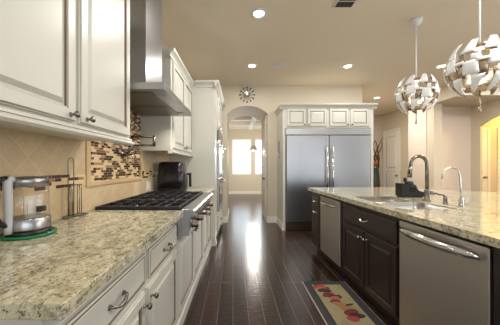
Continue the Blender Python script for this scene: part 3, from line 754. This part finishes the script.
# ------------------------------------------------------------------ wall clock
cx, cz = 0.243, 2.795
t = thing('wall_clock', 'round sunburst wall clock with dark spoon-shaped rays above the archway', 'clock', (cx, BY, cz - 0.17))
MB().lathe([(0.085, 0), (0.085, 0.015), (0.075, 0.022), (0.07, 0.018), (0.0, 0.018)], (cx, BY, cz), (0, -1, 0), 28).build('face', 'chrome', t)
for k in range(12):
    a = R(30 * k); u = Vector((math.sin(a), 0, math.cos(a))); p = Vector((cx, BY - 0.012, cz))
    m = MB().tube([p + u * 0.078, p + u * 0.13, p + u * 0.145, p + u * 0.165, p + u * 0.178], [0.005, 0.005, 0.014, 0.016, 0.006], 8)
    m.build('ray', 'ray', t)
for a, l in ((R(60), 0.055), (R(310), 0.04)):
    u = Vector((math.sin(a), 0, math.cos(a))); p = Vector((cx, BY - 0.022, cz)); MB().tube([p, p + u * l], 0.003, 6).build('clock_hand', 'black', t)

# ------------------------------------------------------------------ fridge and its surround
F0, F1, FYF = 0.95, 2.58, 4.68
t = thing('refrigerator', 'wide built-in stainless refrigerator with two tall doors on the back wall', 'refrigerator', ((F0 + F1) / 2, 5.0, 0))
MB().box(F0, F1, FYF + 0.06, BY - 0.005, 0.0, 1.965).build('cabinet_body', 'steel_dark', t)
MB().box(F0, F1, FYF, FYF + 0.06, 1.835, 1.965).build('top_grille', 'steel', t, bevel=0.006)
m = MB().box(F0, F1, FYF + 0.02, FYF + 0.06, 0.02, 0.16)
for k in range(5): m.box(F0 + 0.03, F1 - 0.03, FYF + 0.012, FYF + 0.02, 0.035 + 0.024 * k, 0.045 + 0.024 * k)
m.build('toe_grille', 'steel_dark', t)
xm = 1.777
for a, b, hx in ((F0 + 0.015, xm - 0.006, xm - 0.05), (xm + 0.006, F1 - 0.015, xm + 0.055)):
    do = MB().box(a, b, FYF - 0.005, FYF + 0.06, 0.175, 1.825).build('door', 'steel', t, bevel=0.006)
    m = MB().tube([(hx, FYF - 0.065, 0.45), (hx, FYF - 0.065, 1.62)], 0.015, 12)
    for z in (0.52, 1.55): m.tube([(hx, FYF - 0.005, z), (hx, FYF - 0.065, z)], 0.009, 8)
    m.build('bar_handle', 'chrome', do)
t = thing('refrigerator_cabinet', 'cream surround with four small doors over the refrigerator', 'cabinet', (1.77, 5.0, 0))
E0, E1 = 0.90, 2.635
m = MB().box(E0, F0 - 0.003, FYF + 0.02, BY - 0.002, 0, 2.345).box(F1 + 0.003, E1, FYF + 0.02, BY - 0.002, 0, 2.345).box(F0 - 0.003, F1 + 0.003, FYF + 0.02, BY - 0.002, 1.972, 2.345)
m.build('carcass', 'cream', t)
for a, b, kx2 in ((0.975, 1.335, 1.31), (1.37, 1.735, 1.40), (1.79, 2.155, 2.13), (2.19, 2.545, 2.215)):
    do = MB().panel((a, FYF + 0.02, 2.0), (1, 0, 0), (0, 0, 1), (0, -1, 0), b - a, 0.335, door_rings(0.05)).build('door', CR, t)
    knob((kx2, FYF, 2.03), (0, -1, 0), do)
m = MB(); prof = [(0, 0), (0.012, 0), (0.016, 0.02), (0.03, 0.045), (0.055, 0.07), (0.06, 0.1), (0, 0.1)]
m.prism([(FYF + 0.02 - a, 2.335 + b) for a, b in prof], 'x', E0 - 0.06, E1 + 0.06)
m.prism([(E0 - a, 2.335 + b) for a, b in prof], 'y', FYF + 0.02, BY - 0.002)
m.prism([(E1 + a, 2.335 + b) for a, b in prof], 'y', FYF + 0.02, BY - 0.002)
m.build('crown_moulding', 'cream', t)
MB().box(E0 - 0.014, E0, FYF + 0.02, BY - 0.02, 0, 0.12).build('skirting', 'white', t)
t = thing('wall_intercom', 'slim pale switch plate on the side of the refrigerator surround', 'switch', (E0, 5.0, 1.44))
MB().panel((E0, 5.04, 1.40), (0, 1, 0), (0, 0, 1), (-1, 0, 0), 0.13, 0.36, [(0, 0, 0), (0, 0.008, 0), (0.006, 0.012, 0)]).build('plate', 'plate_grey', t)
MB().panel((E0 - 0.012, 5.08, 1.44), (0, 1, 0), (0, 0, 1), (-1, 0, 0), 0.05, 0.08, [(0, 0, 0), (0.003, 0.006, 0)]).build('rocker', 'white', t)

# ------------------------------------------------------------------ island
IX = 1.222             # face-frame plane, door fronts 20 mm towards the aisle
IBK = 1.80
ip = facing(IX, -1)
def island_doors(t, drawers, doors):
    for (a, b, z0, zt, hasp) in drawers:
        dr = MB().panel(ip['o'](a, z0), ip['u'], ip['v'], ip['n'], b - a, zt - z0, drawer_rings()).build('drawer', ES, t)
        if hasp: pull((IX - 0.02, (a + b) / 2, (z0 + zt) / 2), (-1, 0, 0), dr, 0.05, 'chrome')
    for (a, b, z0, zt, ky, kz, pl) in doors:
        do = MB().panel(ip['o'](a, z0), ip['u'], ip['v'], ip['n'], b - a, zt - z0, door_rings()).build('door', ES, t)
        if pl: pull((IX - 0.02, ky, kz), (-1, 0, 0), do, 0.05, 'chrome')
        else: knob((IX - 0.02, ky, kz), (-1, 0, 0), do, 'chrome')
t = thing('island_cabinet', 'narrow dark espresso cabinet with drawer and door at far end of island', 'cabinet', (1.5, 3.45, 0), I)
m = MB().box(IX, IBK, 3.275, 3.63, 0.1, 0.872).box(IX + 0.06, IBK, 3.275, 3.61, 0, 0.1)
m.build('carcass', 'espresso', t)
island_doors(t, [(3.30, 3.605, 0.665, 0.83, True)], [(3.30, 3.605, 0.125, 0.64, 3.45, 0.60, True)])
t = thing('trash_compactor', 'narrow stainless built-in appliance with top handle between dark island cabinets', 'appliance', (1.5, 2.97, 0), I)
MB().box(IX, IBK, 2.675, 3.27, 0.1, 0.86).build('housing', 'black', t)
MB().box(IX + 0.06, IX + 0.3, 2.675, 3.27, 0.0, 0.1).build('kick_plate', 'black', t)
MB().box(IX - 0.024, IX, 2.685, 3.26, 0.13, 0.845).build('front_panel', 'steel_app', t, bevel=0.004)
def bow(xf, y0, y1, z, r=0.014, sag=0.05):
    p = [(xf - 0.004 - sag * (1 - (2 * i / 14 - 1) ** 2) ** 0.6, y0 + (y1 - y0) * i / 14, z) for i in range(15)]
    rad = [r * (0.75 + 0.35 * (1 - (2 * i / 14 - 1) ** 2)) for i in range(15)]
    return MB().tube(p, rad, 12)
bow(IX - 0.024, 2.74, 3.21, 0.775).build('handle', 'chrome', t)
t = thing('sink_cabinet', 'wide dark espresso island cabinet with two doors below the sink', 'cabinet', (1.5, 2.2, 0), I)
m = MB().box(IX, IX + 0.02, 1.752, 2.67, 0.1, 0.872).box(IX + 0.02, IBK, 1.752, 1.77, 0.1, 0.872).box(IX + 0.02, IBK, 2.652, 2.67, 0.1, 0.872).box(IX + 0.02, IBK, 1.77, 2.652, 0.1, 0.12).box(IBK - 0.018, IBK, 1.77, 2.652, 0.12, 0.872).box(IX + 0.06, IBK, 1.752, 2.67, 0, 0.1)
m.build('carcass', 'espresso', t)
island_doors(t, [(1.785, 2.63, 0.665, 0.83, True)], [(1.785, 2.2, 0.125, 0.64, 2.165, 0.585, False), (2.215, 2.63, 0.125, 0.64, 2.25, 0.585, False)])
t = thing('dishwasher', 'stainless dishwasher with curved bar handle at near end of island', 'dishwasher', (1.5, 1.43, 0), I)
MB().box(IX, IBK, 1.128, 1.748, 0.1, 0.865).build('tub_housing', 'black', t)
MB().box(IX + 0.06, IX + 0.3, 1.128, 1.748, 0.0, 0.1).build('kick_plate', 'black', t)
MB().box(IX - 0.026, IX, 1.138, 1.738, 0.115, 0.85).build('front_door', 'steel_app', t, bevel=0.004)
bow(IX - 0.026, 1.17, 1.705, 0.80, 0.025, 0.055).build('handle', 'chrome', t)
t = thing('kitchen_island', 'dark espresso island body and end panel behind the dishwasher and cabinets', 'island', (2.3, 2.0, 0), I)
m = MB().box(IBK + 0.004, 2.35, 0.75, 3.60, 0.0, 0.872).box(IX - 0.02, IBK + 0.004, 0.75, 1.124, 0.0, 0.872)
m.build('body_panel', 'espresso', t)

# island worktop with sink cut-out
SX0, SX1, SY0, SY1 = 1.285, 1.70, 1.80, 2.62
top = [(1.169, 0.62), (1.169, 3.695), (1.18, 3.705), (2.45, 3.705), (3.25, 2.95), (3.25, 0.62)]
def slab_with_hole(name, outer, hole, z0, z1, mat, loc):
    bm = bmesh.new(); edges = []
    for loop in (outer, hole):
        vs = [bm.verts.new((p[0] - loc[0], p[1] - loc[1], z1 - loc[2])) for p in loop]
        edges += [bm.edges.new((vs[i], vs[(i + 1) % len(vs)])) for i in range(len(vs))]
    bmesh.ops.triangle_fill(bm, use_beauty=True, use_dissolve=False, edges=edges)
    ext = bmesh.ops.extrude_face_region(bm, geom=list(bm.faces))
    for v_ in [g for g in ext['geom'] if isinstance(g, bmesh.types.BMVert)]: v_.co.z -= (z1 - z0)
    bmesh.ops.recalc_face_normals(bm, faces=bm.faces)
    me = bpy.data.meshes.new(name); bm.to_mesh(me); bm.free(); me.materials.append(M[mat])
    o = bpy.data.objects.new(name, me); COL.objects.link(o); o.location = I.w(loc); o.rotation_euler = (0, 0, I.a)
    return o
hole = [((SX0 + SX1) / 2 + p[0], (SY0 + SY1) / 2 + p[1]) for p in rrect((SX1 - SX0) / 2, (SY1 - SY0) / 2, 0.05, 4)]
o = slab_with_hole('island_countertop', top, hole, 0.874, 0.914, 'granite', (2.0, 2.0, 0.874))
tag(o, 'large beige granite island worktop with sink cut-out', 'countertop')

# sink
t = thing('double_sink', 'undermount stainless double bowl sink in the island worktop', 'sink', ((SX0 + SX1) / 2, 2.23, 0.70), I)
ym = 2.20
for a, b in ((SY0 + 0.0, ym - 0.022), (ym + 0.022, SY1)):
    c = ((SX0 + SX1) / 2, (a + b) / 2, 0.0); hx, hy = (SX1 - SX0) / 2 - 0.004, (b - a) / 2 - 0.003
    m = MB(); n_ = len(rrect(1, 1, 0.1))
    secs = [(0.905, rrect(hx, hy, 0.06)), (0.906, rrect(hx - .004, hy - .004, 0.07)), (0.72, rrect(hx - 0.012, hy - 0.012, 0.085)), (0.70, rrect(hx - 0.04, hy - 0.04, 0.04)), (0.698, rrect(0.03, 0.03, 0.02)), (0.695, rrect(0.03, 0.03, 0.02)), (0.695, rrect(hx - 0.035, hy - 0.035, 0.045)), (0.718, rrect(hx - 0.008, hy - 0.008, 0.09)), (0.86, rrect(hx, hy, 0.06))]
    vs, fs = [], []
    for z, pr in secs: vs += [(c[0] + p[0], c[1] + p[1], z) for p in pr]
    for k in range(len(secs)):
        k2 = (k + 1) % len(secs)
        for i in range(n_): j = (i + 1) % n_; fs.append((k * n_ + i, k * n_ + j, k2 * n_ + j, k2 * n_ + i))
    m.add(vs, fs, 0, True).build('bowl', 'sink_steel', t)
    MB().lathe([(0.04, 0), (0.04, 0.003), (0.025, 0.002), (0, 0.0015)], (c[0], c[1], 0.7005), (0, 0, 1), 18).build('drain', 'chrome', t)

MB().box(SX0 + 0.012, SX1 - 0.012, ym - 0.020, ym + 0.020, 0.74, 0.900).build('divider', 'sink_steel', t, bevel=0.008)
# main faucet
fx, fy, fz = 1.804, 2.236, 0.914
t = thing('kitchen_faucet', 'tall brushed nickel gooseneck kitchen faucet behind the sink', 'faucet', (fx, fy, fz), I)
MB().lathe([(0.032, 0), (0.032, 0.005), (0.022, 0.012), (0.021, 0.10), (0.017, 0.11)], (fx, fy, fz), (0, 0, 1), 20).build('base', 'pewter', t)
r_ = 0.075; zc = fz + 0.335
path = [(fx, fy, fz + 0.11), (fx, fy, zc)] + [(fx - r_ + r_ * math.cos(R(a)), fy - 0.0, zc + r_ * math.sin(R(a))) for a in range(15, 181, 15)] + [(fx - 2 * r_ - 0.004, fy, zc - 0.03)]
MB().tube(path, 0.0155, 14).build('neck', 'pewter', t)
MB().tube([(fx - 2 * r_ - 0.004, fy, zc - 0.02), (fx - 2 * r_ - 0.008, fy, zc - 0.06), (fx - 2 * r_ - 0.012, fy, zc - 0.12)], [0.016, 0.018, 0.020], 14).build('spray_head', 'pewter', t)
MB().box(fx - 2 * r_ - 0.028, fx - 2 * r_ - 0.022, fy - 0.02, fy - 0.012, zc - 0.09, zc - 0.05).build('spray_button', 'black', t)
MB().tube([(fx + 0.02, fy, fz + 0.075), (fx + 0.05, fy, fz + 0.075), (fx + 0.075, fy - 0.01, fz + 0.072), (fx + 0.105, fy - 0.02, fz + 0.055)], [0.017, 0.016, 0.009, 0.006], 12).build('lever', 'pewter', t)
sx, sy = 1.815, 2.055
t = thing('soap_dispenser', 'small brushed nickel soap dispenser between the two faucets', 'soap dispenser', (sx, sy, fz), I)
MB().lathe([(0.022, 0), (0.022, 0.004), (0.016, 0.008), (0.016, 0.055), (0.013, 0.065), (0, 0.066)], (sx, sy, fz), (0, 0, 1), 18).build('body', 'pewter', t)
MB().tube([(sx, sy, fz + 0.06), (sx - 0.02, sy, fz + 0.075), (sx - 0.09, sy, fz + 0.088), (sx - 0.10, sy, fz + 0.08)], [0.010, 0.007, 0.005, 0.005], 10).build('nozzle', 'pewter', t)
wx, wy = 1.802, 1.903
t = thing('water_faucet', 'slim chrome filtered-water faucet with thin curved spout', 'faucet', (wx, wy, fz), I)
MB().lathe([(0.02, 0), (0.02, 0.004), (0.015, 0.008), (0.015, 0.06), (0.009, 0.068)], (wx, wy, fz), (0, 0, 1), 16).build('base', 'chrome', t)
r_ = 0.07; zc = fz + 0.235
MB().tube([(wx, wy, fz + 0.06), (wx - 0.004, wy, fz + 0.16), (wx - 0.008, wy, zc)] + [(wx - 0.008 - r_ + r_ * math.cos(R(a)), wy, zc + r_ * math.sin(R(a))) for a in range(15, 166, 15)] + [(wx - 2 * r_ - 0.012, wy, zc - 0.015)], 0.006, 10).build('spout', 'chrome', t)
m = MB().tube([(wx + 0.012, wy, fz + 0.038), (wx + 0.04, wy, fz + 0.038)], 0.007, 10).tube([(wx + 0.042, wy, fz + 0.02), (wx + 0.042, wy, fz + 0.07)], [0.007, 0.005], 8)
m.build('lever', 'chrome', t)

# black caddy
bx0, by = 1.735, 2.535
t = thing('sink_caddy', 'black sloping countertop caddy with a round knob behind the sink', 'caddy', (bx0 + 0.14, by, fz), I)
m = MB().prism([(bx0, fz + 0.005), (bx0 + 0.27, fz + 0.005), (bx0 + 0.275, fz + 0.045), (bx0 + 0.2, fz + 0.06), (bx0 + 0.17, fz + 0.10), (bx0 + 0.0, fz + 0.125)], 'y', by - 0.05, by + 0.06)
m.build('tray', 'black', t, bevel=0.006)
for x in (bx0 + 0.02, bx0 + 0.23): MB().box(x, x + 0.02, by - 0.04, by + 0.05, fz, fz + 0.006).build('foot', 'black', t)
MB().lathe([(0.006, 0.0), (0.006, 0.02), (0.018, 0.03), (0.02, 0.05), (0.01, 0.062), (0, 0.063)], (bx0 + 0.075, by, fz + 0.112), (0, 0, 1), 16).build('knob', 'black', t)
m = MB().ball((bx0 + 0.13, by, fz + 0.12), 0.045, 0.03, 0.025).ball((bx0 + 0.165, by - 0.01, fz + 0.095), 0.03, 0.03, 0.02)
m.build('scrubber', 'iron', t)
MB().box(bx0 + 0.1, bx0 + 0.16, by - 0.054, by - 0.05, fz + 0.05, fz + 0.085).build('label_window', 'dark_glass', t)

t.scale = (0.88, 1, 1.16)
# ------------------------------------------------------------------ rug
RX0, RX1, RYA, RYB = 0.70, 1.155, 1.80, 2.61
t = thing('kitchen_mat', 'grey bordered kitchen mat printed with fruit lying in front of the sink', 'mat', ((RX0 + RX1) / 2, 2.2, 0))
MB().panel((RX0, RYA, 0.0005), (1, 0, 0), (0, 1, 0), (0, 0, 1), RX1 - RX0, RYB - RYA, [(0, 0, 1), (0, 0.006, 1), (0.007, 0.009, 1), (0.0075, 0.0092, 0), (0.06, 0.0092, 0)]).build('border', ['rug_border', 'rug_edge'], t)
MB().box(RX0 + 0.08, RX1 - 0.08, RYA + 0.08, RYB - 0.08, 0.0098, 0.0108).build('printed_field', 'rug', t)
def blob(x, y, rx, ry, rot, lift):
    n = 20; a0 = R(rot); vs = []
    for i in range(n):
        a = 2 * math.pi * i / n; k = 1 + 0.08 * math.sin(3 * a + x * 40)
        px, py = rx * k * math.cos(a), ry * k * math.sin(a)
        vs.append((x + px * math.cos(a0) - py * math.sin(a0), y + px * math.sin(a0) + py * math.cos(a0)))
    return vs
fruit = [('apple_red', .84, 2.49, .055, .03, 20), ('peach', .87, 2.45, .05, .028, -20), ('plum', .87, 2.41, .055, .03, 0), ('leaf', .83, 2.40, .02, .014, 40), ('leaf', .82, 2.525, .02, .01, 0), ('leaf', .92, 2.46, .02, .012, -40),
         ('maroon', .88, 2.33, .05, .035, 20), ('plum', .93, 2.29, .05, .03, 0), ('peach', .915, 2.27, .04, .026, 10), ('leaf', .955, 2.315, .022, .010, 20), ('maroon', .90, 2.21, .04, .03, 0), ('pear', .925, 2.165, .055, .03, -20), ('leaf', 1.0, 2.16, .035, .011, 20),
         ('pear', .95, 2.10, .045, .03, 0), ('maroon', .965, 2.04, .055, .04, 30), ('plum', .99, 2.0, .05, .03, 0), ('apple_red', .94, 1.96, .04, .03, 0)]
fr_names = []
m = MB()
for i, (c, x, y, rx, ry, rot) in enumerate(fruit):
    if c not in fr_names: fr_names.append(c)
    m.prism(blob(x, y, rx * 1.25, ry * 1.25, rot, 0), 'z', 0.0109, 0.0112 + 0.0001 * i, fr_names.index(c))
m.build('printed_fruit', ['print_' + c for c in fr_names], t)

# ------------------------------------------------------------------ pendant lamps
def pendant(loc, rz, label, drop):
    t = thing('pendant_lamp', label, 'pendant lamp', (0, 0, 0), B, 'globe pendant lamps over the island')
    t.location = loc; t.rotation_euler = (0, 0, rz)
    # origin at the globe centre
    RO = 0.222
    def patch(lat0, lat1, lon, half0, half1, r0, r1, name, mats, th=0.004, nl=6, nw=4, bend=0.0):
        vs, fs = [], []
        for layer in (0, 1):
            for i in range(nl + 1):
                s = i / nl; la = R(lat0 + (lat1 - lat0) * s); hw = half0 + (half1 - half0) * s
                rr = r0 + (r1 - r0) * s - (th if layer else 0)
                for j in range(nw + 1):
                    lo = R(lon + bend * s + hw * (2 * j / nw - 1)); vs.append((rr * math.cos(la) * math.cos(lo), rr * math.cos(la) * math.sin(lo), rr * math.sin(la)))
        N = (nl + 1) * (nw + 1); q = lambda l, i, j: l * N + i * (nw + 1) + j
        m = MB(); f0, f1, fe = [], [], []
        for i in range(nl):
            for j in range(nw):
                f0.append((q(0, i, j), q(0, i, j + 1), q(0, i + 1, j + 1), q(0, i + 1, j))); f1.append((q(1, i, j), q(1, i + 1, j), q(1, i + 1, j + 1), q(1, i, j + 1)))
            fe.append((q(0, i, 0), q(0, i + 1, 0), q(1, i + 1, 0), q(1, i, 0))); fe.append((q(0, i, nw), q(1, i, nw), q(1, i + 1, nw), q(0, i + 1, nw)))
        for j in range(nw):
            fe.append((q(0, 0, j), q(1, 0, j), q(1, 0, j + 1), q(0, 0, j + 1))); fe.append((q(0, nl, j), q(0, nl, j + 1), q(1, nl, j + 1), q(1, nl, j)))
        m.add(vs, [], 0)
        for ff, mi in ((f0, 0), (f1, 1), (fe, 0)):
            for f in ff: m.f.append(list(f)); m.mi.append(mi); m.sm.append(mi == 0 and ff is f0)
        return m.build(name, mats, t)
    WS = ['lamp_white', 'lamp_silver']
    NS = 9
    for k in range(NS):
        lo = 360 / NS * k
        patch(26, 54, lo, 13, 8, RO + 0.0, RO + 0.03, 'upper_petal', WS, bend=12)
        sh = 7 if k % 2 else -7
        patch(-14 + sh, 13 + sh, lo + 8, 14, 11, RO - 0.004, RO, 'middle_petal', WS)
        patch(13 + sh, 24 + sh, lo + 14, 5, 5, RO - 0.002, RO + 0.012, 'petal_tab', WS, nl=3)
        patch(-30, 12, lo + 28, 9, 10, RO - 0.028, RO - 0.022, 'inner_petal', ['lamp_silver', 'lamp_silver'])
        patch(-24, -60, lo + 20, 12, 5, RO - 0.006, RO + 0.012, 'lower_petal', WS, bend=-14)
        patch(2, 8, lo + 28, 10, 10, RO + 0.002, RO + 0.004, 'hook', WS, nl=2)
    MB().lathe([(0.03, -0.18), (0.09, -0.17), (0.10, -0.15), (0.03, -0.14)], (0, 0, 0), (0, 0, 1), 20).build('lower_hub', 'lamp_silver', t)
    MB().lathe([(0.03, 0.15), (0.09, 0.16), (0.10, 0.18), (0.03, 0.2)], (0, 0, 0), (0, 0, 1), 20).build('upper_hub', 'lamp_silver', t)
    MB().ball((0, 0, -0.02), 0.06).build('bulb', 'lamp_white', t)
    m = MB().tube([(0, 0, 0.04), (0, 0, drop - 0.02)], 0.007, 10)
    m.build('rod', 'lamp_white', t)
    MB().lathe([(0.012, -0.075), (0.045, -0.06), (0.062, -0.03), (0.066, 0.0), (0.0, 0.0)], (0, 0, drop), (0, 0, 1), 24).build('ceiling_canopy', 'lamp_white', t)
    m = MB().tube([(0, 0, -0.16), (0, 0, -0.34)], 0.006, 8).lathe([(0.006, -0.35), (0.010, -0.345), (0.010, -0.31), (0.006, -0.305)], (0, 0, 0), (0, 0, 1), 10)
    m.build('pull_stem', 'lamp_silver', t)
    d = bpy.data.lights.new('pendant_fill', 'POINT'); d.energy = PENDANT_POWER; d.color = (1, .96, .9); d.shadow_soft_size = 0.065  # light added to lift the ceiling; the pendants themselves look unlit
    o = bpy.data.objects.new('pendant_fill', d); COL.objects.link(o); o.parent = t; o.location = (0, 0, 0.1)
pendant((2.17, 2.95, 2.09), 0.2, 'white segmented globe pendant lamp farther away, left of the two', CZ - 2.09)
pendant((1.98, 1.99, 2.02), 0.75, 'white segmented globe pendant lamp nearer, cut by right edge of picture', CZ - 2.02)

# ------------------------------------------------------------------ hallway decor
vx, vy = 4.66, 8.2
t = thing('floor_vase', 'tall dark floor vase with twisting brown branches right of the refrigerator', 'vase', (vx, vy, 0))
MB().lathe([(0.09, 0), (0.13, 0.05), (0.16, 0.4), (0.13, 0.9), (0.10, 1.15), (0.14, 1.25), (0.12, 1.25), (0.09, 1.16), (0.08, 1.1), (0, 1.09)], (vx, vy, 0), (0, 0, 1), 24).build('pot', 'vase', t)
for k in range(6):
    a = 1.05 * k; p = [(vx + 0.04 * math.cos(a) + s * 0.16 * math.cos(a) + 0.05 * math.sin(9 * s + k), vy + 0.04 * math.sin(a) + s * 0.1 * math.sin(a), 1.1 + s * (0.95 + 0.06 * (k % 3))) for s in [i / 8 for i in range(9)]]
    MB().tube(p, [0.026 - 0.016 * i / 8 for i in range(9)], 8).build('branch', 'twig', t)
MB().ball((vx - 0.06, vy - 0.1, 1.33), 0.08, 0.06, 0.08).build('dried_flower', 'sponge', t)
